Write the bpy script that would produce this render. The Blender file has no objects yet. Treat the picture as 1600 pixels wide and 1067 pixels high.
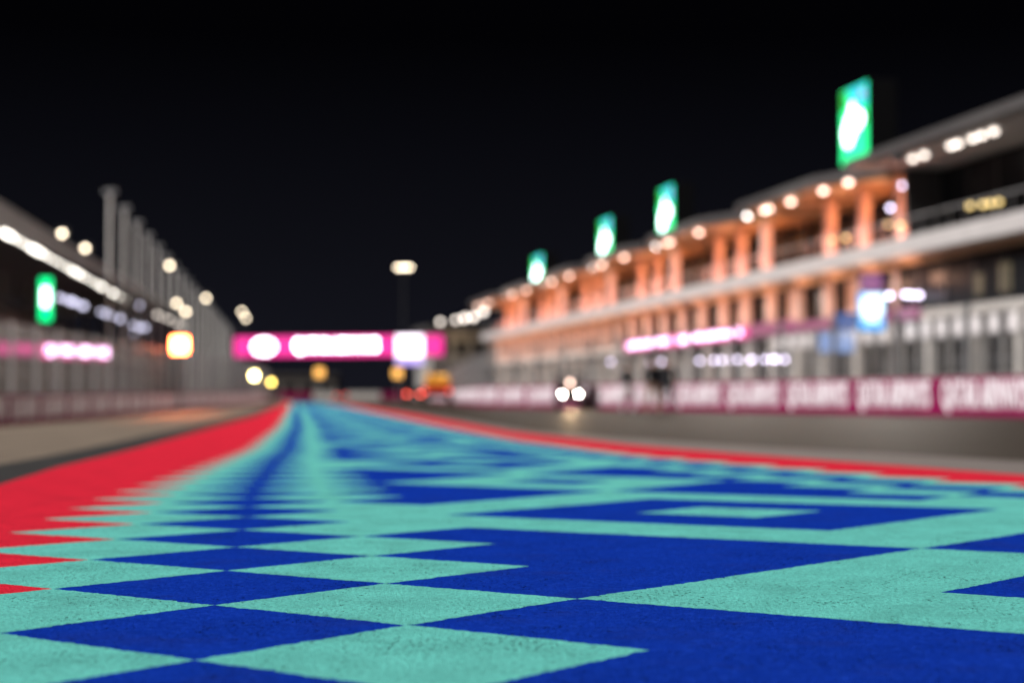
import bpy, bmesh, math, random
from math import sin, cos, tan, atan, pi, radians, sqrt
from mathutils import Vector, Matrix
random.seed(7)
S = bpy.context.scene
COL = S.collection

# ------------------------------------------------------------------ camera
F_PX, HZ, CAM_H = 2500.0, 620.0, 0.55
TH = atan((HZ - 533.5) / F_PX)
cd = bpy.data.cameras.new('camera'); cam = bpy.data.objects.new('camera', cd); COL.objects.link(cam)
cam.location = (0, 0, CAM_H); cam.rotation_euler = (pi / 2 + TH, 0, 0)
cd.sensor_width = 36; cd.lens = 36 * F_PX / 1600; cd.clip_end = 5000; cd.clip_start = 0.05
cd.dof.use_dof = True; cd.dof.focus_distance = 4.45; cd.dof.aperture_fstop = 1.42; cd.dof.aperture_blades = 0
S.camera = cam

# ------------------------------------------------------------------ world: night sky
W = bpy.data.worlds.new('World'); S.world = W; W.use_nodes = True
nt = W.node_tree; nt.nodes.clear()
wo = nt.nodes.new('ShaderNodeOutputWorld'); bg = nt.nodes.new('ShaderNodeBackground')
tc = nt.nodes.new('ShaderNodeTexCoord'); sx = nt.nodes.new('ShaderNodeSeparateXYZ'); rp = nt.nodes.new('ShaderNodeValToRGB')
nt.links.new(tc.outputs['Generated'], sx.inputs[0]); nt.links.new(sx.outputs['Z'], rp.inputs[0])
nt.links.new(rp.outputs[0], bg.inputs[0]); nt.links.new(bg.outputs[0], wo.inputs[0])
rp.color_ramp.elements[0].position = 0.0; rp.color_ramp.elements[0].color = (.0072, .0075, .0120, 1)
rp.color_ramp.elements[1].position = 0.22; rp.color_ramp.elements[1].color = (.0006, .0006, .0011, 1)
e = rp.color_ramp.elements.new(0.09); e.color = (.0042, .0044, .0068, 1)
bg.inputs[1].default_value = 1.0

# the bank of track floodlights ahead and to the left of the runoff, as one soft directional lamp
sd = bpy.data.lights.new('track_floodlights', 'SUN'); so = bpy.data.objects.new('track_floodlights', sd); COL.objects.link(so)
sd.energy = 4.9; sd.angle = radians(20); sd.color = (1.0, .97, .95)
so.rotation_euler = Vector((-.66, -.30, .64)).to_track_quat('Z', 'Y').to_euler()
so.location = (-30, 40, 60)

S.view_settings.view_transform = 'Standard'; S.view_settings.look = 'None'
S.view_settings.exposure = .1; S.view_settings.gamma = 1; S.view_settings.use_curve_mapping = False
S.cycles.sample_clamp_indirect = 3; S.cycles.max_bounces = 5; S.cycles.use_denoising = True

# ------------------------------------------------------------------ materials
def newmat(name):
    m = bpy.data.materials.new(name); m.use_nodes = True
    return m, m.node_tree, m.node_tree.nodes['Principled BSDF']
def mat(name, col, rough=.6, metal=0, scale=6, var=.12, bump=0.0, bscale=40, spec=.5):
    """procedural: base colour with two scales of noise, roughness variation, optional bump"""
    m, t, p = newmat(name)
    N = t.nodes; L = t.links
    co = N.new('ShaderNodeTexCoord')
    n1 = N.new('ShaderNodeTexNoise'); n1.inputs['Scale'].default_value = scale; n1.inputs['Detail'].default_value = 6
    L.new(co.outputs['Object'], n1.inputs['Vector'])
    r = N.new('ShaderNodeValToRGB'); a = 1 - var; b = 1 + var
    r.color_ramp.elements[0].position = .3; r.color_ramp.elements[1].position = .7
    r.color_ramp.elements[0].color = (col[0]*a, col[1]*a, col[2]*a, 1); r.color_ramp.elements[1].color = (min(1, col[0]*b), min(1, col[1]*b), min(1, col[2]*b), 1)
    L.new(n1.outputs['Fac'], r.inputs[0]); L.new(r.outputs[0], p.inputs['Base Color'])
    p.inputs['Roughness'].default_value = rough; p.inputs['Metallic'].default_value = metal
    p.inputs['Specular IOR Level'].default_value = spec
    if bump:
        n2 = N.new('ShaderNodeTexNoise'); n2.inputs['Scale'].default_value = bscale; n2.inputs['Detail'].default_value = 4
        L.new(co.outputs['Object'], n2.inputs['Vector'])
        bp = N.new('ShaderNodeBump'); bp.inputs['Strength'].default_value = bump; bp.inputs['Distance'].default_value = .01
        L.new(n2.outputs['Fac'], bp.inputs['Height']); L.new(bp.outputs[0], p.inputs['Normal'])
    return m
def emit(name, col, s):
    m, t, p = newmat(name)
    p.inputs['Base Color'].default_value = (.05, .05, .05, 1); p.inputs['Roughness'].default_value = .4
    p.inputs['Emission Color'].default_value = (*col, 1); p.inputs['Emission Strength'].default_value = s
    return m
def paint(name, col, dark, pits=.5, tint=None):
    """road paint over coarse asphalt: grain bump, clouded wear, small pits where the asphalt shows"""
    m, t, p = newmat(name); N = t.nodes; L = t.links
    co = N.new('ShaderNodeTexCoord')
    def noise(sc, det=5, rough=.55):
        n = N.new('ShaderNodeTexNoise'); n.inputs['Scale'].default_value = sc; n.inputs['Detail'].default_value = det
        n.inputs['Roughness'].default_value = rough; L.new(co.outputs['Object'], n.inputs['Vector']); return n
    def ramp(inp, a, b, ca=(0, 0, 0, 1), cb=(1, 1, 1, 1)):
        r = N.new('ShaderNodeValToRGB'); r.color_ramp.elements[0].position = a; r.color_ramp.elements[1].position = b
        r.color_ramp.elements[0].color = ca; r.color_ramp.elements[1].color = cb; L.new(inp, r.inputs[0]); return r
    def mix(f, a, b):
        x = N.new('ShaderNodeMix'); x.data_type = 'RGBA'
        if isinstance(f, float): x.inputs[0].default_value = f
        else: L.new(f, x.inputs[0])
        for s, v in ((6, a), (7, b)):
            if isinstance(v, tuple): x.inputs[s].default_value = v
            else: L.new(v, x.inputs[s])
        return x.outputs[2]
    def math_(op, a, b):
        x = N.new('ShaderNodeMath'); x.operation = op
        for i, v in enumerate((a, b)):
            if isinstance(v, (int, float)): x.inputs[i].default_value = v
            else: L.new(v, x.inputs[i])
        return x.outputs[0]
    c = (*col, 1); d = (*dark, 1); tn = (*(tint or col), 1)
    grain = noise(75, 5, .75); cloud = noise(5.5, 6, .6); mid = noise(30, 5, .65)
    base = mix(ramp(cloud.outputs['Fac'], .38, .66).outputs[0], tuple(v * .82 for v in col) + (1,), c)
    base = mix(ramp(mid.outputs['Fac'], .48, .70, cb=(.55, .55, .55, 1)).outputs[0], base, tn)
    gr = ramp(grain.outputs['Fac'], .36, .53, (.82, .82, .82, 1), (0, 0, 0, 1))
    base = mix(gr.outputs[0], base, tuple(v * .42 for v in col) + (1,))
    # pits: voronoi spots, only where a broad mask allows them
    vo = N.new('ShaderNodeTexVoronoi'); vo.inputs['Scale'].default_value = 62; vo.inputs['Randomness'].default_value = 1
    wv = N.new('ShaderNodeVectorMath'); wv.operation = 'ADD'; nn = noise(60, 2)
    sc = N.new('ShaderNodeVectorMath'); sc.operation = 'SCALE'; sc.inputs['Scale'].default_value = .03
    L.new(nn.outputs['Color'], sc.inputs[0]); L.new(co.outputs['Object'], wv.inputs[0]); L.new(sc.outputs[0], wv.inputs[1]); L.new(wv.outputs[0], vo.inputs['Vector'])
    spot = ramp(vo.outputs['Distance'], .21, .31, (1, 1, 1, 1), (0, 0, 0, 1))
    sepc = N.new('ShaderNodeSeparateColor'); L.new(vo.outputs['Color'], sepc.inputs[0])
    area = noise(2.6, 4, .6)
    thr = ramp(area.outputs['Fac'], .47, .68, (0, 0, 0, 1), (pits, pits, pits, 1))
    on = math_('LESS_THAN', sepc.outputs[0], thr.outputs[0])
    pm = math_('MULTIPLY', spot.outputs[0], on)
    base = mix(pm, base, d)
    # dark rubber dust
    dust = ramp(noise(3.1, 7, .7).outputs['Fac'], .52, .74, (0, 0, 0, 1), (.62, .62, .62, 1))
    base = mix(dust.outputs[0], base, tuple(v * .45 + .012 for v in col) + (1,))
    L.new(base, p.inputs['Base Color'])
    p.inputs['Roughness'].default_value = .9; p.inputs['Specular IOR Level'].default_value = 0
    h = math_('SUBTRACT', grain.outputs['Fac'], math_('MULTIPLY', pm, 1.2))
    b = N.new('ShaderNodeBump'); b.inputs['Strength'].default_value = 1.0; b.inputs['Distance'].default_value = .010
    L.new(h, b.inputs['Height']); L.new(b.outputs[0], p.inputs['Normal'])
    return m

M = {}
M['blue'] = paint('blue_paint', (.007, .044, .46), (.003, .008, .03), 1.0, (.018, .085, .66))
M['green'] = paint('green_paint', (.18, .72, .64), (.012, .03, .03), 1.0, (.22, .78, .70))
M['red'] = paint('red_paint', (.90, .030, .062), (.03, .01, .01), .6, (.95, .040, .08))
M['asphalt'] = mat('track_asphalt', (.034, .025, .0185), .6, scale=.6, var=.22, bump=.5, bscale=120, spec=.04)
M['dark_asphalt'] = mat('dark_asphalt', (.022, .021, .021), .7, scale=2, var=.2, bump=.4, bscale=120)
M['greystrip'] = mat('grey_kerb_concrete', (.15, .125, .115), .8, scale=3, var=.15, bump=.3)
M['apron'] = mat('sandy_apron', (.165, .125, .090), .85, scale=.9, var=.3, bump=.6, bscale=60)
M['sand'] = mat('desert_ground', (.10, .08, .06), .9, scale=.08, var=.2)
M['line'] = mat('pale_line', (.42, .34, .25), .7, scale=4, var=.12)
M['maroon'] = mat('maroon_barrier', (.23, .010, .070), .8, scale=2, var=.15, spec=.05)
M['white'] = mat('white_paint', (.86, .80, .84), .8, scale=5, var=.05, spec=.1)
M['concrete'] = mat('grey_concrete', (.30, .285, .27), .75, scale=1.5, var=.15, bump=.2)
M['lightwall'] = mat('pale_cladding', (.58, .54, .50), .6, scale=1.2, var=.1)
M['slab'] = mat('white_slab_edge', (.50, .47, .46), .6, scale=1, var=.07)
M['roofgrey'] = mat('grey_roof_panel', (.075, .070, .070), .5, scale=.8, var=.12)
M['blackbox'] = mat('black_housing', (.007, .007, .008), .7, scale=3, var=.2, spec=.1)
M['standroof'] = mat('grandstand_roof', (.21, .20, .20), .6, scale=.8, var=.15)
M['column'] = mat('sandstone_column', (.66, .48, .42), .7, scale=2, var=.1)
M['soffit'] = mat('timber_soffit', (.55, .34, .18), .5, scale=3, var=.2)
M['glass'] = mat('dark_glass', (.010, .011, .013), .3, scale=.5, var=.3, spec=.04)
M['darkmetal'] = mat('dark_metal', (.03, .03, .032), .45, scale=4, var=.2)
M['steel'] = mat('galvanised_steel', (.42, .42, .43), .45, .6, scale=5, var=.15)
M['mast'] = mat('grey_mast_steel', (.86, .83, .80), .6, 0, scale=2, var=.1)
M['wire'] = mat('fence_wire', (.30, .30, .30), .5, .3, scale=3, var=.1)
M['seat'] = mat('brown_seats', (.10, .055, .035), .6, scale=2, var=.4)
M['stand'] = mat('grandstand_concrete', (.13, .115, .105), .8, scale=.7, var=.2)
M['tyre'] = mat('tyre_rubber', (.02, .02, .02), .8, scale=20, var=.2)
M['bodyblack'] = mat('black_car_paint', (.012, .012, .014), .2, scale=3, var=.1)
M['bodyred'] = mat('red_truck_paint', (.55, .03, .02), .35, scale=3, var=.1)
M['bodyyellow'] = mat('yellow_truck_paint', (.85, .42, .04), .4, scale=3, var=.1)
M['skin'] = mat('skin', (.45, .24, .16), .6, scale=20, var=.08)
M['cloth_dark'] = mat('dark_cloth', (.010, .010, .014), .8, scale=12, var=.2)
M['cloth_white'] = mat('white_cloth', (.72, .70, .70), .8, scale=12, var=.08)
M['cloth_tan'] = mat('tan_cloth', (.40, .24, .16), .8, scale=12, var=.1)
M['hair'] = mat('dark_hair', (.02, .015, .012), .7, scale=30, var=.2)
M['shoe'] = mat('shoe', (.05, .04, .04), .6, scale=10, var=.1)
E_ = lambda n, c, s: M.__setitem__(n, emit(n, c, s))
E_('lamp_white', (1, .93, .88), 13); E_('lamp_cool', (.78, .76, 1), 3.2); E_('lamp_row', (1, .93, .83), 7.5)
E_('lamp_peach', (1, .68, .55), 7.5); E_('lamp_flood', (1, .83, .60), 10)
E_('lamp_far', (1, .88, .78), 4.5); E_('lamp_lilac', (.84, .74, 1), 9); E_('lamp_yellow_in', (1, .72, .28), 2.8)
E_('led_orange', (1, .16, .045), 55); E_('led_yellow', (1, .72, .16), 16); E_('led_pale', (1, .80, .32), 30); E_('led_amber', (1, .48, .10), 2.1)
E_('magenta', (1, .012, .33), 1.25); E_('magenta_dim', (.62, .03, .26), .55); E_('magenta_white', (1, .80, .97), 12); E_('screen_pale', (1, .85, 1), 3.5); E_('ribbon_white', (1, .66, .98), 7)
E_('screen_green', (.0, .70, .20), 2.6); E_('screen_green2', (.0, .55, .02), 1.0); E_('screen_teal', (.0, .40, .50), 2); E_('screen_white', (.75, 1, .97), 6); E_('screen_lilac', (.50, .42, .95), 1.2); E_('screen_cyan', (0, .75, .62), 1.0)
E_('screen_blue', (.02, .42, 1), 1.5); E_('screen_bluewhite', (.75, .95, 1), 2.2); E_('banner_blue', (.08, .22, .75), .5); E_('banner_pale', (.33, .50, .95), .75); E_('purple', (.22, .03, .33), .6)
E_('screen_violet', (.55, .42, 1), 1.5); E_('tail_red', (1, .10, .06), 9); E_('tail_far', (1, .12, .10), 5); E_('headlight', (1, .93, .80), 160); E_('panel_white', (1, .90, .88), .95); E_('win_yellow', (.8, .6, .2), .10)

# ------------------------------------------------------------------ helpers
def link(name, me, m=None, parent=None):
    o = bpy.data.objects.new(name, me); COL.objects.link(o)
    if m is not None and isinstance(me, bpy.types.Mesh) and not me.materials: me.materials.append(m)
    if parent: o.parent = parent
    return o
def tag(o, label=None, cat=None, group=None, kind=None):
    if label: o['label'] = label
    if cat: o['category'] = cat
    if group: o['group'] = group
    if kind: o['kind'] = kind
    return o
def empty(name, loc, rz=0, label=None, cat=None, group=None):
    o = bpy.data.objects.new(name, None); COL.objects.link(o); o.location = loc; o.rotation_euler = (0, 0, rz)
    o.empty_display_size = .3
    return tag(o, label, cat, group)
def copy_tree(o, parent=None):
    c = o.copy(); COL.objects.link(c)
    if parent: c.parent = parent
    for ch in list(o.children): copy_tree(ch, c)
    return c
class MB:
    def __init__(s): s.b = bmesh.new()
    def box(s, x0, x1, y0, y1, z0, z1, bev=0):
        g = bmesh.ops.create_cube(s.b, size=1)['verts']
        for v in g: v.co = Vector(((x0+x1)/2 + v.co.x*(x1-x0), (y0+y1)/2 + v.co.y*(y1-y0), (z0+z1)/2 + v.co.z*(z1-z0)))
        if bev:
            ed = list({e for v in g for e in v.link_edges})
            bmesh.ops.bevel(s.b, geom=ed, offset=bev, segments=2, affect='EDGES', profile=.5)
        return s
    def cyl(s, a, b, r0, r1=None, n=10):
        a = Vector(a); b = Vector(b); d = b - a; r1 = r0 if r1 is None else r1
        q = d.to_track_quat('Z', 'Y').to_matrix().to_4x4()
        bmesh.ops.create_cone(s.b, cap_ends=True, segments=n, radius1=r0, radius2=r1, depth=d.length, matrix=Matrix.Translation((a+b)/2) @ q)
        return s
    def ball(s, c, r, sc=(1, 1, 1), u=12, v=8):
        bmesh.ops.create_uvsphere(s.b, u_segments=u, v_segments=v, radius=r, matrix=Matrix.Translation(c) @ Matrix.Diagonal((*sc, 1)))
        return s
    def poly(s, pts): s.b.faces.new([s.b.verts.new(p) for p in pts]); return s
    def prism(s, pts, h):  # pts: closed 3D polygon, h: extrusion vector
        h = Vector(h); a = [s.b.verts.new(p) for p in pts]; b = [s.b.verts.new(Vector(p)+h) for p in pts]
        s.b.faces.new(a); s.b.faces.new(list(reversed(b))); n = len(a)
        for i in range(n): s.b.faces.new((a[i], b[i], b[(i+1) % n], a[(i+1) % n]))
        return s
    def mesh(s, name):
        bmesh.ops.recalc_face_normals(s.b, faces=s.b.faces); me = bpy.data.meshes.new(name); s.b.to_mesh(me); s.b.free(); return me
    def build(s, name, m, parent=None): return link(name, s.mesh(name), m, parent)
_txt = {}
def text_mesh(body, w, h, d=.01):
    """lettering as a mesh: w wide, h high, centred, in the XZ plane facing -Y"""
    k = (body, w, h, d)
    if k in _txt: return _txt[k]
    c = bpy.data.curves.new('lettering', 'FONT'); c.body = body; c.extrude = .02; c.resolution_u = 3; c.offset = .036
    o = bpy.data.objects.new('lettering_source', c); COL.objects.link(o)
    bpy.context.view_layer.update()
    me = bpy.data.meshes.new_from_object(o.evaluated_get(bpy.context.evaluated_depsgraph_get()))
    bpy.data.objects.remove(o); bpy.data.curves.remove(c)
    xs = [v.co.x for v in me.vertices]; ys = [v.co.y for v in me.vertices]
    x0, x1, y0, y1 = min(xs), max(xs), min(ys), max(ys)
    for v in me.vertices:
        x = (v.co.x-(x0+x1)/2)/(x1-x0)*w; z = (v.co.y-(y0+y1)/2)/(y1-y0)*h; y = -v.co.z/.02*d
        v.co = (x, y, z)
    me.name = 'lettering'; me.materials.clear(); _txt[k] = me
    return me
ORD = 'first second third fourth fifth sixth seventh eighth ninth tenth eleventh twelfth thirteenth fourteenth fifteenth sixteenth seventeenth eighteenth nineteenth twentieth'.split()
def at(px, py, Y):
    """world point on the line of sight of photo pixel (px, py) at distance Y"""
    a = (px-800)/F_PX; b = -(py-533.5)/F_PX
    d = (a, cos(TH)-b*sin(TH), sin(TH)+b*cos(TH))
    return Vector((d[0]/d[1]*Y, Y, CAM_H + d[2]/d[1]*Y))
def interp(tab, t):
    if t <= tab[0][0]: return tab[0][1]
    for (a, x), (b, y) in zip(tab, tab[1:]):
        if t <= b: return x + (y-x)*(t-a)/(b-a)
    return tab[-1][1]

# ------------------------------------------------------------------ ground: runoff along the track axis (al) and across it (ac)
AX = .138
def rw(al, ac, z=0): return Vector((ac*cos(AX)-al*sin(AX), al*cos(AX)+ac*sin(AX), z))
LEFT_IN = [(6, -.91), (9, -.84), (12, -.68), (17, -.40), (30, -.20), (107, .05), (200, .3)]
RIGHT_IN = [(6, 5.30), (7.5, 5.05), (9.3, 4.5), (10.6, 4.15), (12.4, 3.75), (14.5, 3.25), (20, 2.85), (30, 2.80), (107, 3.3), (200, 2.6)]
LEFT_OUT = [(13, -1.80), (16.8, -1.64), (24.6, -1.46), (46.5, -.95), (107, -.55), (200, 0)]
RIGHT_OUT = [(6, 6.3), (9.3, 5.45), (10.7, 5.13), (14.5, 4.40), (17.5, 3.90), (24.8, 3.45), (49, 3.80), (106, 4.09), (200, 3.2)]
GREY_OUT = [(6, 8.3), (13.6, 6.05), (15.7, 5.55), (18, 4.95), (21, 4.40), (25, 3.85), (49, 4.3), (106, 4.6), (200, 3.6)]
def al_of(i):
    if i <= 11: return 3.88 + .445*i - .0052*i*i
    return 8.146 + .36*(i-11)
def node(Xi, Yi, z):
    al = al_of(-Xi); b = .285 + .478*Yi + max(0, Yi-.6)/2*interp([(4.5, .085), (5.5, .05), (7, 0)], al)
    l, r = interp(LEFT_IN, al), interp(RIGHT_IN, al)
    t = (Yi+2.5)/13.0
    wl, wr = -.91, 5.304
    ac = b + (l-wl)*(1-t) + (r-wr)*t
    return rw(al, ac, z)
AL_END = 150
def als():
    a = -8.0; out = []
    while a < AL_END:
        out.append(a); a += 1.0 if a < 30 else 4.0
    return out + [AL_END]
def strip(name, fa, fb, z, m, parent=None, a0=None):
    b = bmesh.new(); A = [a for a in als() if a0 is None or a >= a0]
    L = [b.verts.new(rw(a, fa(a), z)) for a in A]; R = [b.verts.new(rw(a, fb(a), z)) for a in A]
    for i in range(len(A)-1): b.faces.new((L[i], R[i], R[i+1], L[i+1]))
    me = bpy.data.meshes.new(name); b.to_mesh(me); b.free()
    return link(name, me, m, parent)
g = MB().poly([(-1500, -60, -.9), (1500, -60, -.9), (1500, 2500, -.9), (-1500, 2500, -.9)]).build('ground', M['sand']); tag(g, 'flat dark desert ground stretching out beyond the circuit', kind='structure')
RUN = strip('runoff', lambda a: interp(LEFT_OUT, a), lambda a: interp(RIGHT_OUT, a), 0, M['blue'])
tag(RUN, 'painted runoff with blue, mint green and red pattern', kind='structure')
def ac_at(al, Yi):
    b = .285 + .478*Yi; l, r = interp(LEFT_IN, al), interp(RIGHT_IN, al); t = (Yi+2.5)/13.0
    return b + (l+.91)*(1-t) + (r-5.304)*t
rb = strip('red_border', lambda a: interp(LEFT_OUT, a)+.001, lambda a: ac_at(a, -2), .0003, M['red'], RUN); rb['label'] = 'broad red border with toothed edge on the left of the runoff'
rb = strip('red_border', lambda a: ac_at(a, 10), lambda a: interp(RIGHT_OUT, a)-.001, .0003, M['red'], RUN); rb['label'] = 'narrow red border on the right of the runoff'
def colour(u, v):
    X, Y = u-v, u+v+1
    if Y > 4: Y = 8-Y
    if Y <= -3: return 'red'
    if Y == -2 or Y == 0: return 'green'
    if Y == -1: return 'blue'
    s = abs(((X+9+8) % 16)-8); t = abs(Y-4)
    r = (s+t)/2
    if r <= 2: return 'green' if r != 1 else 'blue'
    rl = (8-s+t)/2
    if rl == 1: return 'green'
    return 'blue'
cells = {}
for X in range(-380, 14):
    for Y in range(-2, 11):
        if (X+Y+1) % 2: continue
        u = (X+Y-1)//2; v = (Y-1-X)//2
        if colour(u, v) == 'green': cells[(u, v)] = 1
_edge = {}
def edge_pts(p, q):
    """points strictly between lattice nodes p and q; hand-masked paint edge wavers by a couple of mm"""
    k = (min(p, q), max(p, q))
    if k not in _edge:
        a = node(k[0][0]-k[0][1], k[0][0]+k[0][1], .0006); b = node(k[1][0]-k[1][1], k[1][0]+k[1][1], .0006)
        n = 70 if a.y < 8 else (24 if a.y < 14 else 0); d = b-a; nn = Vector((-d.y, d.x, 0)).normalized() if n else None
        pts = []; w = 0
        for i in range(1, n):
            w = w*.55 + random.gauss(0, .0026); pts.append(a+d*(i/n)+nn*w)
        _edge[k] = pts
    pts = _edge[k]
    return pts if (p, q) == k else list(reversed(pts))
# touching green cells make one painted figure
seen = set(); comps = []
for c in sorted(cells, key=lambda c: -(c[0]-c[1])):
    if c in seen: continue
    st = [c]; comp = []; seen.add(c)
    while st:
        u, v = st.pop(); comp.append((u, v))
        for n_ in ((u+1, v), (u-1, v), (u, v+1), (u, v-1)):
            if n_ in cells and n_ not in seen: seen.add(n_); st.append(n_)
    comps.append(comp)
def comp_mesh(cs, name):
    b = bmesh.new(); V = {}
    def vt(p):
        k = (round(p.x, 6), round(p.y, 6))
        if k not in V: V[k] = b.verts.new(p)
        return V[k]
    for (u, v) in cs:
        cn = [(u, v), (u+1, v), (u+1, v+1), (u, v+1)]; loop = []
        for i in range(4):
            p, q = cn[i], cn[(i+1) % 4]
            loop.append(node(p[0]-p[1], p[0]+p[1], .0006)); loop += edge_pts(p, q)
        try: b.faces.new([vt(p) for p in loop])
        except ValueError: pass
    bmesh.ops.recalc_face_normals(b, faces=b.faces)
    if b.faces and sum(f.normal.z for f in b.faces) < 0: bmesh.ops.reverse_faces(b, faces=b.faces)
    me = bpy.data.meshes.new(name); b.to_mesh(me); b.free(); return me
comps.sort(key=lambda c: -max(u-v for u, v in c))
rest = []
for i, c in enumerate(comps):
    if i < 250: link('painted_diamond' if len(c) == 1 else 'painted_frame', comp_mesh(c, 'painted_shape'), M['green'], RUN)
    else: rest += c
o = link('painted_pattern', comp_mesh(rest, 'painted_pattern'), M['green'], RUN); o['kind'] = 'stuff'

# grey strip, track asphalt, dark joint, sandy apron
tag(strip('kerb_strip', lambda a: interp(RIGHT_OUT, a), lambda a: interp(GREY_OUT, a), -.001, M['greystrip']), 'narrow grey strip between red border and track', kind='structure')
def track_sheet():
    b = bmesh.new(); Ys = [-8, 0, 10, 20, 40, 60, 100, 150, 200, 260, 340, 450]
    L = [b.verts.new((rw(y, .8).x, y, -.006)) for y in Ys]; R = [b.verts.new((60, y, -.006)) for y in Ys]
    for i in range(len(Ys)-1): b.faces.new((L[i], R[i], R[i+1], L[i+1]))
    me = bpy.data.meshes.new('track'); b.to_mesh(me); b.free(); return link('track', me, M['asphalt'])
tag(track_sheet(), 'dark brown grey asphalt race track running past the pit wall', kind='structure')
JOIN = lambda a: interp(LEFT_OUT, a) - interp([(5, .75), (15, .55), (30, .5), (100, .4)], a)
tag(strip('drain_strip', JOIN, lambda a: interp(LEFT_OUT, a), -.002, M['dark_asphalt']), 'dark strip along the left edge of the red border', kind='structure')
LW = [(-8, -14.0), (20, -16.4), (58, -18.5), (100, -20.9), (147, -23.6), (200, -30.0), (250, -37.5), (340, -52)]     # left wall X at Y
LZ = [(-8, -.5), (58, -.49), (100, -.32), (147, -.15), (200, -.05), (340, 0)]
lwx = lambda y: interp(LW, y); lwz = lambda y: interp(LZ, y)
def apron_sheet(t0, t1, m, name, dz=0):
    b = bmesh.new(); rows = []
    Ys = [-8+2*i for i in range(20)] + [32+6*i for i in range(35)] + [250, 290, 340]
    n = 14
    for y in Ys:
        a = y/cos(AX); xe = rw(a, JOIN(a) if a < AL_END else -.2).x; xw = lwx(y)-25; row = []
        for k in range(n+1):
            t = t0 + (t1-t0)*k/n; x = xe + (xw-xe)*t
            f = min(1, max(0, (x-xe)/((lwx(y)-xe) or 1))); f = f*f*(3-2*f)
            row.append(b.verts.new((x, y, lwz(y)*f - .004 + dz)))
        rows.append(row)
    for i in range(len(rows)-1):
        for k in range(n): b.faces.new((rows[i][k], rows[i][k+1], rows[i+1][k+1], rows[i+1][k]))
    bmesh.ops.recalc_face_normals(b, faces=b.faces)
    me = bpy.data.meshes.new(name); b.to_mesh(me); b.free()
    for p in me.polygons: p.use_smooth = True
    return link(name, me, m)
tag(apron_sheet(0, 1, M['apron'], 'apron'), 'sandy brown apron dropping away to the left wall', kind='structure')
def left_line():
    b = bmesh.new(); Ys = list(range(10, 200, 6)); L = []; R = []
    for y in Ys:
        for off, lst in ((2.2, L), (3.4, R)):
            a = y/cos(AX); xe = rw(a, JOIN(a)).x; x = lwx(y)+off; f = min(1, max(0, (x-xe)/(lwx(y)-xe))); f = f*f*(3-2*f)
            lst.append(b.verts.new((x, y, lwz(y)*f+.004)))
    for i in range(len(Ys)-1): b.faces.new((L[i], R[i], R[i+1], L[i+1]))
    me = bpy.data.meshes.new('service_lane_line'); b.to_mesh(me); b.free(); return link('service_lane_line', me, M['line'])
tag(left_line(), 'pale lane in front of the left wall', kind='structure')

# ------------------------------------------------------------------ barriers with lettering, and catch fences
RW = [(-2, 28.0), (43, 13.8), (92, -1.8), (130, -4.6), (200, -9.5), (300, -30)]      # right wall X at Y
rwx = lambda y: interp(RW, y)
def walk(fx, fz, y0, y1, step):
    pts = []; y = y0
    while y < y1:
        p = Vector((fx(y), y, fz(y))); lo, hi = y, y+step*1.2
        for _ in range(30):
            mid = (lo+hi)/2
            if (Vector((fx(mid), mid, fz(mid)))-p).length < step: lo = mid
            else: hi = mid
        q = Vector((fx(hi), hi, fz(hi))); pts.append((p, q)); y = hi
    return pts
def barrier(side, fx, fz, y0, y1, H, L, label):
    p0 = Vector((fx(y0), y0, fz(y0)))
    root = empty('barrier_wall', p0, 0, label, 'barrier wall')
    sgn = 1 if side == 'right' else -1
    panel = MB().box(0, L-.02, 0, .28, 0, H, .02).mesh('barrier_panel'); panel.materials.append(M['maroon'])
    letters = text_mesh('QATAR AIRWAYS', L*.87, H*.84, .012)
    if not letters.materials: letters.materials.append(M['white'])
    cap = MB().box(0, L-.02, -.01, .30, H, H+.035).mesh('capping'); cap.materials.append(M['concrete'])
    for a, b in walk(fx, fz, y0, y1, L):
        # face looks towards the track: right wall face -X; left wall face +X
        s, e = (b, a) if sgn > 0 else (a, b)
        d = (e-s); ang = math.atan2(d.y, d.x)
        o = link('barrier_panel', panel, None, root); o.location = s-p0; o.rotation_euler = (0, 0, ang)
        t = link('lettering', letters, None, o); t.location = (L/2, -.014, H*.5)
        c = link('capping', cap, None, root); c.location = s-p0; c.rotation_euler = (0, 0, ang)
    return root
barrier('right', rwx, lambda y: -.006, 24, 200, 1.14, 4.85, 'maroon pit wall with white lettering right of the track')
barrier('left', lwx, lambda y: lwz(y)-.02, 30, 250, 1.14, 4.85, 'maroon trackside wall with white lettering on the left')

def fence(side, fx, fz, y0, y1, zb, zt, step, label, lean):
    p0 = Vector((fx(y0), y0, fz(y0)))
    root = empty('catch_fence', p0, 0, label, 'fence')
    H = zt-zb
    post = MB().box(-.06, .06, -.07, .07, 0, H).mesh('post'); post.materials.append(M['steel'])
    b = MB(); n = 26; r = .006
    for i in range(1, n): x = i*step/n; b.box(x-r/2, x+r/2, -.004, .004, .05, H-.05)
    k = int(H/.16)
    for i in range(k+1): z = .05+(H-.1)*i/k; b.box(0, step, .005, .012, z-r/2, z+r/2)
    mesh = b.mesh('mesh_panel'); mesh.materials.append(M['wire'])
    cb = MB()
    for i in range(5): z = .2+(H-.35)*i/4; cb.box(0, step, .03, .055, z-.013, z+.013)
    cable = cb.mesh('cables'); cable.materials.append(M['steel'])
    for a, c in walk(fx, fz, y0, y1, step):
        d = c-a; ang = math.atan2(d.y, d.x); loc = a-p0+Vector((0, 0, zb))
        for nm, me in (('post', post), ('mesh_panel', mesh), ('cables', cable)):
            o = link(nm, me, None, root); o.location = loc; o.rotation_euler = (0, 0, ang)
    return root
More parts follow.
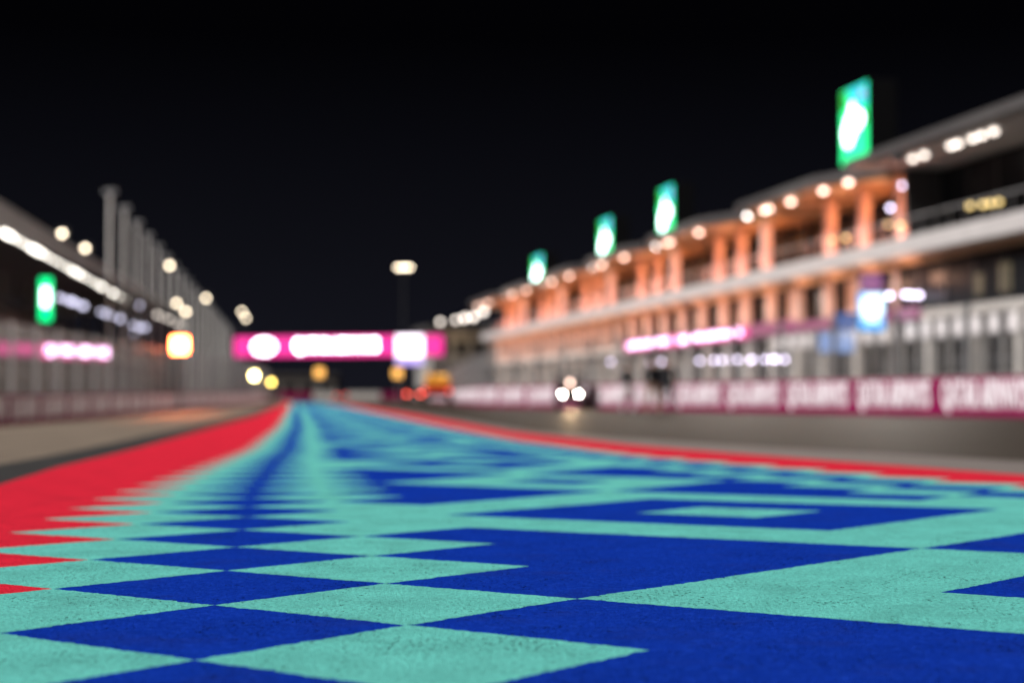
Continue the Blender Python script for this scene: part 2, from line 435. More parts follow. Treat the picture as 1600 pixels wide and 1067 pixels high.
fence('right', lambda y: rwx(y)+.45, lambda y: 0, 24, 200, 0, 3.25, 3.9, 'grey catch fence standing behind the maroon pit wall', 0)
fence('left', lambda y: lwx(y)-.45, lambda y: lwz(y), 30, 250, 0, 3.9, 3.9, 'grey catch fence standing behind the left wall', 0)

# ------------------------------------------------------------------ pit building on the right
PB0 = Vector((22.4, 70, 0)); PD = Vector((-.19, 1, 0)).normalized(); PN = Vector((-1, -.19, 0)).normalized()
PR = empty('pit_building', PB0, math.atan2(PD.y, PD.x), 'long three storey pit building with lit orange columns and grey roofs', 'building')
# local frame of PR: x along the facade away from the camera, y = outwards to the track (left of direction of travel)
sY = lambda Y: (Y-70)*1.018
def pb(name, m, x0, x1, y0, y1, z0, z1, parent=None, bev=0):
    return MB().box(x0, x1, y0, y1, z0, z1, bev).build(name, M[m], parent or PR)
S0, S1 = -22, sY(204)
# local +y is left of +x => towards the track
pb('balcony_slab', 'slab', S0, S1, -1.0, .9, 7.65, 8.55, bev=.05)
pb('slab_soffit_beam', 'soffit', S0, S1, -1.0, .2, 7.35, 7.64)
pb('upper_back_wall', 'concrete', sY(82), S1, -7.2, -7.0, 8.56, 11.9)
pb('middle_back_wall', 'concrete', S0, S1, -4.2, -4.0, 4.9, 7.34)
pb('first_floor_slab', 'lightwall', S0, S1, -9, 0, 4.45, 4.88, bev=.03)
pb('garage_back_wall', 'lightwall', S0, S1, -6.2, -6.0, 0, 4.4)
pb('parapet_rail', 'steel', S0, S1, .70, .76, 9.45, 9.52)
rail = MB().box(-.012, .012, -.012, .012, 0, .9).mesh('baluster'); rail.materials.append(M['steel'])
for i in range(int((S1-S0)/1.5)):
    o = link('baluster', rail, None, PR); o.location = (S0+.5+i*1.5, .73, 8.55)
# garages: pillars, doors, lit panels
pil = MB().box(-.22, .22, -.5, .05, 0, 4.44, .02).mesh('garage_pillar'); pil.materials.append(M['lightwall'])
door = MB()
for k in range(8): door.box(.3, 4.2, -.95-.01*(k % 2), -.85, .05+k*.42, .44+k*.42)
door = door.mesh('garage_door'); door.materials.append(M['concrete'])
gdark = MB().box(.3, 4.2, -.95, -.9, 0, 3.4).mesh('garage_opening'); gdark.materials.append(M['darkmetal'])
gl = MB().box(.5, 4.0, -.7, -.55, 3.5, 3.62).mesh('strip_light'); gl.materials.append(M['panel_white'])
i = 0; x = S0
while x < S1-4:
    o = link('garage_pillar', pil, None, PR); o.location = (x, 0, 0)
    near = x < sY(90)
    o = link('garage_door' if (i % 3 and not near) else 'garage_opening', door if (i % 3 and not near) else gdark, None, PR); o.location = (x, 0, 0)
    x += 4.5; i += 1
# near block: bright window panels above a row of posts
wp = MB().box(-.42, .42, .0, .10, 3.45, 4.30, .02).mesh('lit_panel'); wp.materials.append(M['panel_white'])
pp = MB().box(-.08, .08, -.02, .12, 0, 3.40).mesh('facade_post'); pp.materials.append(M['concrete'])
x = -8.0
while x < sY(100):
    o = link('lit_panel', wp, None, PR); o.location = (x, .06, 0)
    o = link('facade_post', pp, None, PR); o.location = (x+.8, .06, 0)
    x += 1.75
# middle storey: columns, glass
colm = MB().box(-.27, .27, -.70, -.15, 4.88, 7.34, .04).mesh('middle_column'); colm.materials.append(M['column'])
win = MB().box(.55, 4.35, -1.9, -1.84, 4.95, 7.2).mesh('window'); win.materials.append(M['glass'])
frm = MB()
for xx in (.5, 1.8, 3.1, 4.4): frm.box(xx-.05, xx+.05, -1.88, -1.76, 4.9, 7.3)
frm.box(.5, 4.4, -1.88, -1.76, 7.2, 7.3); frm = frm.mesh('window_frame'); frm.materials.append(M['darkmetal'])
bay = [83.5 + 4.75*k for k in range(26)]
wallp = MB().box(3.0, 4.7, -1.7, -1.5, 4.9, 7.33).mesh('wall_panel'); wallp.materials.append(M['column'])
for k, Y in enumerate(bay):
    if Y > 203: break
    o = link('middle_column', colm, None, PR); o.location = (sY(Y), 0, 0)
    o = link('window', win, None, PR); o.location = (sY(Y), 0, 0)
    link('window_frame', frm, None, o)
    if k % 2 == 1 or k > 8: o = link('wall_panel', wallp, None, PR); o.location = (sY(Y), 0, 0)
# near glazed block
for nm, z0, z1 in (('lower', 4.95, 7.3), ('upper', 8.9, 12.05)):
    x = S0
    while x < sY(81):
        o = pb('window', 'glass', x+.08, x+2.9, -.35 if z0 < 6 else -1.6, -.27 if z0 < 6 else -1.5, z0, z1)
        pb('mullion', 'darkmetal', x-.08, x+.08, -.42 if z0 < 6 else -1.66, -.2 if z0 < 6 else -1.44, z0-.04, z1+.04)
        x += 3
pb('end_wall', 'darkmetal', sY(81), sY(81)+.3, -7, .3, 8.56, 12.15)
for (a, b_, z0, z1) in ((-2.4, -1.2, 5.3, 6.8), (1.5, 2.6, 5.3, 6.6), (4.2, 5.0, 5.3, 6.3)):
    pb('lit_window', 'win_yellow', a, b_, -.25, -.24, z0, z1)
# roofs in blocks of about 20 m, each with orange lit soffit, columns and eave lamps
upc = MB().box(-.29, .29, -.75, -.17, 8.56, 11.90, .04).mesh('upper_column'); upc.materials.append(M['column'])
lamp = MB().ball((0, 0, 0), .27, (1, 1, .55)).mesh('eave_lamp')
def lampmesh(m, r=.27, sc=(1, 1, .6)):
    me = MB().ball((0, 0, 0), r, sc).mesh('lamp'); me.materials.append(M[m]); return me
LW_, LP_, LC_, LF_ = lampmesh('lamp_white', .20), lampmesh('lamp_peach', .19), lampmesh('lamp_lilac', .18), lampmesh('lamp_far', .17)
LY_ = lampmesh('lamp_yellow_in', .20)
def plight(x, y, z, e, c, r=.25, parent=None, name='uplight'):
    l = bpy.data.lights.new(name, 'POINT'); l.energy = e; l.color = c; l.shadow_soft_size = r
    o = bpy.data.objects.new(name, l); COL.objects.link(o); o.location = (x, y, z)
    if parent: o.parent = parent
    return o
blocks = [(81.5, 100.5), (101.8, 120.8), (122, 140.5), (141.7, 160.3), (161.5, 180.5), (181.5, 203)]
for bi, (Ya, Yb) in enumerate(blocks):
    xa, xb = sY(Ya), sY(Yb)
    # sloping roof: front eave, rising a little to the back; chamfered near end
    r = MB().prism([(xa+6.5, 2.6, 12.15), (xb, 2.6, 12.15), (xb, -8, 12.6), (xa-1, -8, 12.6), (xa-1, -1.0, 12.3)], (0, 0, .45)).build('roof', M['roofgrey'], PR)
    sf = MB().prism([(xa+6.6, 2.4, 11.98), (xb-.2, 2.4, 11.98), (xb-.2, -6.9, 11.98), (xa-.5, -6.9, 11.98), (xa-.5, -1.0, 11.98)], (0, 0, .12)).build('soffit', M['soffit'], PR)
    for k in range(5):
        xx = xa+1.5+k*(xb-xa-3)/4
        MB().box(xx-.12, xx+.12, -6.8, 2.3 if k > 1 else .2, 11.66, 11.96).build('soffit_beam', M['soffit'], PR)
    for Yc in (Ya+1.6, Ya+6.4, Ya+11.2):
        o = link('upper_column', upc, None, PR); o.location = (sY(Yc), 0, 0)
        plight(sY(Yc)-1.1, .55, 9.1, 150, (1, .36, .25), .3, PR)
        plight(sY(Yc)-1.2, -.7, 10.9, 50, (1, .34, .10), .3, PR)
    for Yc in (Ya+.9, Ya+5.6, Ya+10.4, Ya+15.2):
        if Yc < 200: plight(sY(Yc)-1.4, .85, 6.6, 130, (1, .52, .34), .3, PR, 'downlight_glow')
        if Yc < 200: plight(sY(Yc)+1.6, -1.2, 6.6, 12, (1, .42, .20), .3, PR, 'downlight_glow')
    lamps = [(xb-.6, LW_), (xb-3.6, LP_), (xb-4.6, LP_), (xb-8, LP_), (xb-9.3, LP_), (xb-13, LP_), (xb-16.5, LP_)]
    if bi: lamps = [(xb-.6, LW_), (xb-3.4, LP_), (xb-4.6, LP_), (xb-9.2, LP_), (xb-11.0, LP_)]
    for xx, me in lamps:
        o = link('eave_lamp', me, None, PR); o.location = (xx, 2.0, 11.82)
    for k in range(6):
        gx0 = xa+k*(xb-xa)/6
        MB().box(gx0+.1, gx0+(xb-xa)/6-.1, -2.7, -2.6, 8.9, 11.6).build('upper_glazing', M['glass'], PR)
        MB().box(gx0-.06, gx0+.06, -2.75, -2.5, 8.56, 11.8).build('mullion', M['darkmetal'], PR)
# fill spots with invented heads, added along the eave to brighten left wall and track
fmesh = MB().box(-.35, .35, -.15, .15, -.25, .25, .03).mesh('fill_spot_head'); fmesh.materials.append(M['darkmetal'])
for Yf in (76, 98, 120, 142, 164, 186):
    o = link('fill_spot_head', fmesh, None, PR); o.location = (sY(Yf), 3.0, 11.9)
    l = bpy.data.lights.new('eave_fill_spot', 'SPOT'); l.energy = 7000; l.color = (1, .93, .84); l.spot_size = radians(150); l.spot_blend = 1; l.shadow_soft_size = .5
    o = bpy.data.objects.new('eave_fill_spot', l); COL.objects.link(o); o.parent = PR; o.location = (sY(Yf), 3.6, 11.9)
    o.rotation_euler = Vector((.62, -1, .30)).to_track_quat('Z', 'Y').to_euler()
for k in range(13): plight(sY(84+9.3*k), 1.6, 3.9, 50, (1, .90, .80), .3, PR, 'garage_fill')  # added fill points without fixtures, lightening the garage fronts and fence
# grey roof of the near glazed block
MB().prism([(S0, 2.6, 12.35), (sY(81)+2.5, 2.6, 12.35), (sY(81)+.3, -8, 12.8), (S0, -8, 12.8)], (0, 0, .45)).build('roof', M['roofgrey'], PR)
MB().box(S0, sY(81)+.2, -7, 2.3, 12.18, 12.33).build('soffit', M['concrete'], PR)
for px, py in ((1468, 240), (1486, 228), (1530, 210), (1541, 206), (1565, 196), (1580, 190), (1599, 182)):
    Y = 35.4/((px-800)/F_PX+.19); xx = sY(Y)
    o = link('eave_lamp', LF_, None, PR); o.location = (xx, 1.6, 12.05)
for px, py, me in ((1412, 290, LC_), (1392, 325, LC_), (1555, 318, LY_), (1543, 320, LY_), (1523, 322, LY_), (1568, 316, LY_), (1388, 350, LY_), (1408, 352, LY_), (1300, 375, LY_), (1322, 372, LY_)):
    Y = 35.7/((px-800)/F_PX+.19); w_ = at(px, py, Y); o = link('room_lamp', me, None, PR); o.location = (sY(Y), .15 if px > 1500 else -.05, w_.z); o.scale = (.7, .7, .9)
# LED ribbon with lettering, on the garage fascia
def ribbon(Ya, Yb, z0, z1, m, tm, txt=True):
    o = pb('led_ribbon', m, sY(Ya), sY(Yb), .10, .22, z0, z1)
    if txt:
        t = link('lettering', text_mesh('QATAR AIRWAYS', (sY(Yb)-sY(Ya))*.86, (z1-z0)*.72, .01).copy(), M[tm], o)
        t.location = ((sY(Ya)+sY(Yb))/2, .235, (z0+z1)/2); t.rotation_euler = (0, 0, pi)
ribbon(97, 105, 4.5, 5.25, 'magenta_dim', 'magenta_dim', False)
ribbon(105.2, 122, 4.45, 5.2, 'magenta', 'ribbon_white')
ribbon(122.2, 136, 4.45, 5.2, 'magenta', 'ribbon_white')
ribbon(80, 96.8, 4.5, 5.05, 'magenta_dim', 'magenta_dim', False)
for px, Y in ((1122, 108), (1135, 107), (1160, 105), (1183, 103), (1203, 101), (1222, 99), (1022, 118), (960, 130), (1180, 102), (1100, 110), (1040, 117), (1215, 100), (1234, 98), (1150, 106), (1425, 82), (1434, 81), (1446, 80), (1400, 83)):
    w_ = at(px, 561 if px < 1300 else 462, Y)
    o = link('garage_lamp', LC_, None, PR); o.location = (sY(35.7/((px-800)/F_PX+.19)), .32, w_.z); o.scale = (.75, .75, 1)

def sign(name, label, cat, px, py0, py1, w, Y, m, rz=0, depth=.15):
    a, b_ = at(px, py1, Y), at(px, py0, Y)
    r = empty(name, (a.x, a.y, a.z), rz, label, cat)
    MB().box(-w/2-.05, w/2+.05, .02, depth, -.05, b_.z-a.z+.05, .02).build('housing', M['darkmetal'], r)
    MB().box(-w/2, w/2, -.01, .018, 0, b_.z-a.z).build('display', M[m], r)
    return r, b_.z-a.z
r, h = sign('video_screen', 'bright blue and white screen hanging below the balcony slab of pit building', 'screen', 1362, 458, 516, 1.35, 83, 'screen_blue', .1)
MB().prism([(-.5, 0, h*.25), (.35, 0, h*.18), (.62, 0, h*.5), (.6, 0, h*.97), (-.3, 0, h*.97), (-.6, 0, h*.7)], (0, -.02, 0)).build('picture_area', M['screen_bluewhite'], r)
sign('hanging_sign', 'dim purple sign panel above the blue screen', 'sign', 1362, 428, 455, 1.15, 83.1, 'purple', .1)
sign('hanging_sign', 'deep blue sign panel left of the blue screen', 'sign', 1322, 490, 515, 1.2, 84, 'banner_blue', .1)
sign('hanging_sign', 'pale blue banner low beside the garages, under the deep blue sign', 'sign', 1307, 520, 550, 1.9, 84.5, 'banner_pale', .1)

# green roof screens (double sided slabs standing on the eaves, parallel to the facade)
def roof_screen(Yc, z0, z1, w, label):
    r = empty('roof_screen', (PB0.x-.19*(Yc-70)+.1, Yc, z0), math.atan2(PD.y, PD.x), label, 'screen', 'green lit screens along the pit roof')
    H = z1-z0
    MB().box(-w/2-.1, w/2+.1, -1.7, -.02, -.6, H+.1, .03).build('housing', M['blackbox'], r)
    d = MB().box(-w/2, w/2, -.02, .02, 0, H).build('display', M['screen_green'], r)
    f = lambda pts, m, y=.022, nm='picture_area': MB().prism([(x*w/2, y, z*H) for x, z in pts], (0, .004, 0)).build(nm, M[m], r)
    f([(-.99, .70), (-.3, .70), (.35, .9), (.5, .99), (-.99, .99)], 'screen_teal')
    f([(.5, .76), (.98, .72), (.98, .985), (.55, .985)], 'screen_green2', .024)
    f([(-.95, .45), (-.7, .45), (-.7, .66), (-.95, .62)], 'screen_green2', .028)
    circ = lambda cx, cz, rx, rz: [(cx+rx*cos(k*pi/8), cz+rz*sin(k*pi/8)) for k in range(16)]
    f(circ(.1, .64, .22, .17), 'screen_white', .028)
    f(circ(-.05, .54, .72, .145), 'screen_white', .032)
    f(circ(.35, .42, .50, .15), 'screen_white', .036)
    f(circ(.42, .30, .34, .09), 'screen_white', .040)
    f(circ(-.65, .86, .20, .06), 'screen_lilac', .028)
    f([(-.6, .10), (.6, .10), (.6, .17), (-.6, .17)], 'screen_cyan', .028)
    return r
for Yc, z0, z1, w, lb in ((88.4, 13.5, 17.75, 3.6, 'largest green screen with white figure, nearest on the pit roof'),
                          (125, 12.55, 16.95, 3.9, 'second green screen from the near end of the pit roof'),
                          (144.2, 12.35, 16.6, 4.3, 'third green screen along the pit roof'),
                          (174, 11.9, 15.9, 5.2, 'farthest and smallest green screen along the pit roof')):
    roof_screen(Yc, z0+.1, z1, w, lb)

# far end of the pit lane: a lower building with lamps
FB = empty('control_building', at(735, 615, 240), .25, 'low dim building at the far end of the pit building', 'building')
MB().box(-6, 9, 0, 12, -.6, 9.5).build('wall', M['concrete'], FB)
for k in range(5):
    for z in (2.5, 6): MB().box(-5+k*2.7, -3.2+k*2.7, -.06, -.003, z, z+1.6).build('window', M['glass'], FB)
MB().box(-6.6, 9.6, -.8, 12.5, 9.5, 10.1).build('roof', M['roofgrey'], FB)
plight(-2, -3, 8, 160, (1, .72, .45), .3, FB, 'wall_lamp')
for i, (px, py, big) in enumerate(((688, 503, 0), (712, 500, 0), (726, 497, 1), (740, 495, 1), (755, 487, 1), (757, 472, 1), (774, 479, 1), (790, 474, 0), (806, 476, 0), (863, 435, 1), (757, 470, 0))):
    p = at(px, py, 215+i*4 if px < 850 else 210)
    r = empty('lamp_post', (p.x, p.y, -.4), 0, '%s round lamp of the cluster beyond the far end of the pit building' % ORD[i], 'lamp post', 'lamps beyond the pit building')
    MB().cyl((0, 0, 0), (0, 0, p.z+.4), .09, .06, 8).build('pole', M['darkmetal'], r)
    o = link('lamp_head', lampmesh('lamp_far', .30 if not big else .44, (1, 1, .9)), None, r); o.location = (0, 0, p.z+.4)

# ------------------------------------------------------------------ gantry over the track
ga, gb = at(366, 560, 212), at(692, 556, 205)
GV = (gb-ga); GL = sqrt(GV.x**2+GV.y**2)
GR = empty('gantry', (ga.x, ga.y, 0), math.atan2(GV.y, GV.x), 'glowing magenta start gantry with white lettering spanning the track', 'gantry')
gz0, gz1 = ga.z+.2, ga.z+2.85
for x in (.2, GL-.2):
    for y in (-.1, 1.3):
        MB().box(x-.15, x+.15, y-.1, y+.1, -.4, gz0).build('leg', M['steel'], GR)
MB().box(0, GL, .12, 1.4, gz0, gz1, .03).build('beam', M['darkmetal'], GR)
tr = MB()
for k in range(int(GL/1.5)): tr.cyl((k*1.5, 1.42, gz0 if k % 2 else gz1), (k*1.5+1.5, 1.42, gz1 if k % 2 else gz0), .05, n=6)
tr.build('truss', M['steel'], GR)
for k in range(9):
    MB().box(.02+k*GL/9, (k+1)*GL/9-.02, .0, .10, gz0+.05, gz1-.05).build('led_panel', M['magenta'], GR)
zc = (gz0+gz1)/2
def gx(px): return (px-366)/(692-366)*GL
t = link('lettering', text_mesh('QATAR AIRWAYS', gx(593)-gx(462), 1.9, .02).copy(), M['magenta_white'], GR); t.location = ((gx(593)+gx(462))/2, -.03, zc)
def emblem(cx, parent):
    b = MB()   # curved horned antelope head in a ring of strokes
    for k in range(12):
        a0 = k*pi/6; b.cyl((cx+1.55*cos(a0), -.02, zc+.95*sin(a0)), (cx+1.55*cos(a0+pi/6), -.02, zc+.95*sin(a0+pi/6)), .10, n=6)
    b.prism([(cx-.7, 0, zc-.55), (cx-.2, 0, zc-.75), (cx+.25, 0, zc-.1), (cx+.8, 0, zc+.05), (cx+.7, 0, zc+.3), (cx+.1, 0, zc+.45), (cx-.4, 0, zc+.15)], (0, -.05, 0))
    for dx in (0, .3): b.cyl((cx-.05+dx, -.02, zc+.35), (cx-.9+dx, -.02, zc+.85), .07, .04, 6)
    return b.build('emblem', M['magenta_white'], parent)
emblem(gx(414), GR)
GS = empty('video_screen', at(640, 571, 203), 0, 'white violet screen hanging in front of the right end of gantry', 'screen')
k_ = 203/F_PX
MB().box(-22*k_, 22*k_, .0, .3, 0, 48*k_, .03).build('housing', M['darkmetal'], GS)
MB().box(-21*k_, 21*k_, -.03, -.003, 14*k_, 47*k_).build('display', M['screen_pale'], GS)
MB().box(-21*k_, 21*k_, -.03, -.003, 2*k_, 12*k_).build('caption_bar', M['screen_violet'], GS)

# ------------------------------------------------------------------ left grandstand
TR = empty('grandstand', (0, 0, 0), 0, 'long dark grandstand with lit roof edge on the left', 'grandstand')
def dirline(p, d): return lambda y: p[0] + d*(y-p[1])
GF = dirline((-36.2, 113), -.125)          # front of the roof
GTOP, GBOT, GY0, GY1 = 14.4, 12.2, 85, 250
def quadprism(name, m, A, parent, th): # A: four points, th: extrude vector
    return MB().prism(A, th).build(name, M[m], parent)
Ys = [GY0+(GY1-GY0)*k/11 for k in range(12)]
for y0, y1 in zip(Ys, Ys[1:]):
    zt0, zt1 = GTOP+.2*(y0-113)/100, GTOP+.2*(y1-113)/100; fh0, fh1 = interp([(113, 1.9), (200, 1.0)], y0), interp([(113, 1.9), (200, 1.0)], y1)
    quadprism('roof_fascia', 'standroof', [(GF(y0), y0+.04, zt0), (GF(y1), y1-.04, zt1), (GF(y1), y1-.04, zt1-fh1), (GF(y0), y0+.04, zt0-fh0)], TR, (-.3, 0, 0))
    quadprism('roof_panel', 'standroof', [(GF(y0)-.31, y0+.04, zt0-.2), (GF(y1)-.31, y1-.04, zt1-.2), (GF(y1)-17, y1-.04, zt1-1.4), (GF(y0)-17, y0+.04, zt0-1.4)], TR, (0, 0, .18))
    quadprism('back_wall', 'stand', [(GF(y0)-17, y0, -.9), (GF(y1)-17, y1, -.9), (GF(y1)-17, y1, 12.7), (GF(y0)-17, y0, 12.7)], TR, (-.3, 0, 0))
    MB().box(GF(y0)-9.3, GF(y0)-8.8, y0-.25, y0+.25, -.9, 13).build('column', M['stand'], TR)
    st = MB(); se = MB()
    for k in range(9):      # upper and lower tiers
        st.prism([(GF(y0)-2-k*1.4, y0, 5.2+k*.55), (GF(y1)-2-k*1.4, y1, 5.2+k*.55), (GF(y1)-3.4-k*1.4, y1, 5.2+k*.55), (GF(y0)-3.4-k*1.4, y0, 5.2+k*.55)], (0, 0, .5))
        n = 12
        for j in range(n):
            yy = y0+(y1-y0)*(j+.5)/n; xx = GF(yy)-2.9-k*1.4; se.box(xx-.22, xx+.22, yy-.42, yy+.42, 5.7+k*.55, 6.15+k*.55)
    st.build('seating_tier', M['stand'], TR); o = se.build('seat_rows', M['seat'], TR); o['kind'] = 'stuff'
    quadprism('tier_front', 'concrete', [(GF(y0)-.9, y0+.03, 4.7), (GF(y1)-.9, y1-.03, 4.7), (GF(y1)-.9, y1-.03, 5.75), (GF(y0)-.9, y0+.03, 5.75)], TR, (-.25, 0, 0))
    quadprism('lower_wall', 'stand', [(GF(y0)-2, y0, -.9), (GF(y1)-2, y1, -.9), (GF(y1)-2, y1, 4.7), (GF(y0)-2, y0, 4.7)], TR, (-.25, 0, 0))
rowl = lampmesh('lamp_row', .20, (1, 1, .8)); cool = lampmesh('lamp_cool', .20, (1, 1, .9)); dimrow = lampmesh('lamp_far', .20)
N = 22
for k in range(N):
    t = k/(N-1); px = -2+212*t; py = 364+104*t; Y = 1/((1-t)/113+t/186)
    p = at(px, py, Y); o = link('roof_lamp', rowl, None, TR); o.location = (GF(p.y)+.25, p.y, p.z) if abs(GF(p.y)-p.x) < 1.5 else p; o.scale = [random.choice((.7, .85, 1.15, 1.25))]*3
for px, py in ((93, 465), (103, 468), (112, 471), (120, 474), (130, 478), (157, 487), (166, 490), (175, 493), (188, 498), (208, 508), (217, 511), (226, 512), (210, 522), (246, 492), (254, 495), (264, 499), (278, 506), (286, 509), (218, 477)):
    p = at(px, py, 125+(px-93)*.45); p.x = p.x; o = link('concourse_lamp', cool if px < 240 else dimrow, None, TR); o.location = p; o.scale = [random.choice((.8, .95, 1.25))]*3
LS = empty('video_screen', at(71, 501, 112), .25, 'small upright green screen on the left grandstand front', 'screen')
MB().box(-.45, .45, .03, .25, -.05, 3.05, .02).build('housing', M['darkmetal'], LS)
MB().box(-.40, .40, .0, .028, 0, 3.0).build('display', M['screen_green'], LS)
MB().box(-.24, .24, -.02, -.002, 1.0, 2.3, .0).build('picture_area', M['screen_white'], LS)
# ribbon board above the left fence
a, c = at(-12, 556, 96), at(174, 562, 108)
RB = empty('led_board', a, math.atan2(c.y-a.y, c.x-a.x), 'glowing pink and white lettered board above the left wall', 'led board')
rl = (c-a).length; hh = .92
MB().box(0, rl, .02, .2, 0, hh, .02).build('housing', M['darkmetal'], RB)
MB().box(0, rl*.38, 0, .018, .02, hh-.02).build('display', M['magenta_dim'], RB)
o = MB().box(rl*.38, rl, 0, .018, .02, hh-.02).build('display', M['magenta'], RB)
t = link('lettering', text_mesh('QATAR AIRWAYS', rl*.56, hh*.78, .01).copy(), M['ribbon_white'], RB); t.location = (rl*.70, -.012, hh/2)
t = link('lettering', text_mesh('QATAR', rl*.28, hh*.6, .01).copy(), M['magenta'], RB); t.location = (rl*.19, -.012, hh/2)
for x in (.5, rl/2, rl-.5): MB().box(x-.08, x+.08, .21, .37, -(a.z+.5), hh).build('post', M['steel'], RB)

# ------------------------------------------------------------------ masts in front of the left grandstand
def mast_mesh(h):
    return MB().cyl((0, 0, 0), (0, 0, h), .19, .14, 10).mesh('pole')
pm = mast_mesh(20.3); pm.materials.append(M['mast'])
hm = MB().box(-.6, .6, -.2, .2, 20.1, 20.5, .04).mesh('head'); hm.materials.append(M['steel'])
bm_ = MB().box(-.38, .38, -.38, .38, 0, .5, .03).mesh('base'); bm_.materials.append(M['concrete'])
mY = 150.0
for i in range(20):
    X = -.252*150 - .139*(mY-150)
    r = empty('mast', (X, mY, -.5), 0, '%s tall grey mast from the near end of row beside left grandstand' % ORD[i], 'mast', 'tall grey masts beside the left grandstand')
    for nm, me in (('pole', pm), ('head', hm), ('base', bm_)): link(nm, me, None, r)
    mY += 13.0 + .35*i

# floodlight masts, warm lamps
fl = lampmesh('lamp_flood', .30, (1, .5, 1))
for i, (px, py, Y, lb) in enumerate(((97, 365, 190, 'leftmost floodlight above the grandstand roof'), (133, 388, 200, 'second floodlight from the left above grandstand roof'),
        (265, 415, 215, 'high warm floodlight glowing among the grey masts'), (322, 466, 250, 'warm floodlight right of the others among the grey masts'), (290, 487, 225, 'low floodlight among the masts, right of the lowest lamps'),
        (276, 474, 235, 'small floodlight just above the low floodlight among the masts'), (378, 487, 300, 'upper floodlight just above left end of the magenta gantry'), (384, 497, 290, 'lower floodlight just above left end of the magenta gantry'),
        (631, 418, 330, 'lone high floodlight mast against the black sky over the gantry'))):
    p = at(px, py, Y); r = empty('floodlight_mast', (p.x, p.y, -.8), 0, lb, 'floodlight')
    wide = px == 631
    MB().cyl((0, 0, 0), (0, 0, p.z+.6), .3 if wide else .12, .16 if wide else .09, 10).build('pole', M['darkmetal'], r)
    MB().box(-1.6 if wide else -.6, 1.6 if wide else .6, .22, .45, p.z+.2, p.z+1.4).build('lamp_frame', M['darkmetal'], r)
    if wide:
        for dx in (-1.3, -.65, 0, .65, 1.3): o = link('lamp', fl, None, r); o.location = (dx, 0, p.z+.8)
    else: o = link('lamp', fl, None, r); o.location = (0, 0, p.z+.8)

# marshal light panels on posts
def light_panel(px, py, Y, w, m, label):
    p = at(px, py, Y); r = empty('light_panel', (p.x, p.y, -.4), 0, label, 'light panel')
    MB().box(-.06, .06, .10, .22, 0, p.z+.4).build('post', M['steel'], r)
    MB().box(-w/2-.06, w/2+.06, .02, .10, p.z+.4-w/2-.06, p.z+.4+w/2+.06, .02).build('housing', M['darkmetal'], r)
    MB().box(-w/2, w/2, -.02, .018, p.z+.4-w/2, p.z+.4+w/2, .01).build('display', M[m], r)
    return r, p
r, p = light_panel(281, 539, 97, .95, 'led_orange', 'dazzling square orange light panel above the left fence')
sp = bpy.data.lights.new('panel_glow', 'SPOT'); sp.energy = 60000; sp.color = (1, .17, .02); sp.spot_size = radians(7); sp.spot_blend = .9; sp.shadow_soft_size = .4
so_ = bpy.data.objects.new('panel_glow', sp); COL.objects.link(so_); so_.location = (p.x, p.y-.3, p.z)
tgt = Vector((-12.8, 61, -.4)); so_.rotation_euler = (so_.location-tgt).to_track_quat('Z', 'Y').to_euler()
light_panel(397, 587, 150, .55, 'led_pale', 'pale yellow round light beside left wall, below the gantry')
light_panel(424, 597, 190, .40, 'led_yellow', 'smaller deeper yellow light beside left wall, below the gantry')
light_panel(499, 582, 225, 1.2, 'led_amber', 'dim amber light panel under the middle of the gantry')
light_panel(621, 583, 225, 1.2, 'led_amber', 'dim amber light panel under the right part of gantry')

# ------------------------------------------------------------------ vehicles
def wheel(parent, x, y, r, w=.22):
    o = MB().cyl((x-w/2, y, r), (x+w/2, y, r), r, n=18).build('wheel', M['tyre'], parent)
    MB().cyl((x-w/2-.01, y, r), (x+w/2+.01, y, r), r*.55, n=12).build('rim', M['steel'], o)
def car(loc, rz, body, label, tail, name='car', hgt=1.42):
    r = empty(name, loc, rz, label, 'car')
    prof = [(-2.2, .35), (-2.2, .85), (-1.9, 1.0), (-1.2, hgt), (.4, hgt), (1.2, .95), (2.1, .80), (2.2, .35)]
    b = MB().prism([(-.86, y, z) for y, z in prof], (1.72, 0, 0)); bmesh.ops.bevel(b.b, geom=list(b.b.edges), offset=.06, segments=2, affect='EDGES')
    b.build('body', M[body], r)
    MB().prism([(-.68, -1.85, 1.02), (.68, -1.85, 1.02), (.62, -1.28, hgt-.06), (-.62, -1.28, hgt-.06)], (0, -.05, .02)).build('rear_window', M['glass'], r)
    for x in (-.87, .83): MB().prism([(x, -1.3, .98), (x, .9, .98), (x, .35, hgt-.07), (x, -1.1, hgt-.07)], (.04, 0, 0)).build('side_window', M['glass'], r)
    for x in (-.8, .8):
        for y in (-1.35, 1.35): wheel(r, x, y, .33)
    for x in (-.62, .62): MB().ball((x, -2.23, .80), .13, (1.4, .3, .8)).build('taillight', M[tail], r)
    MB().box(-.26, .26, -2.23, -2.205, .5, .62).build('number_plate', M['white'], r)
    return r
p = at(648, 613, 148); car((p.x, 148, 0), .02, 'bodyblack', 'dark car with two round red tail lights on the track left of red truck', 'tail_red')
p = at(533, 612, 250); car((p.x, 250, 0), .1, 'bodyblack', 'distant dark car with faint red tail lights beneath the gantry', 'tail_far')
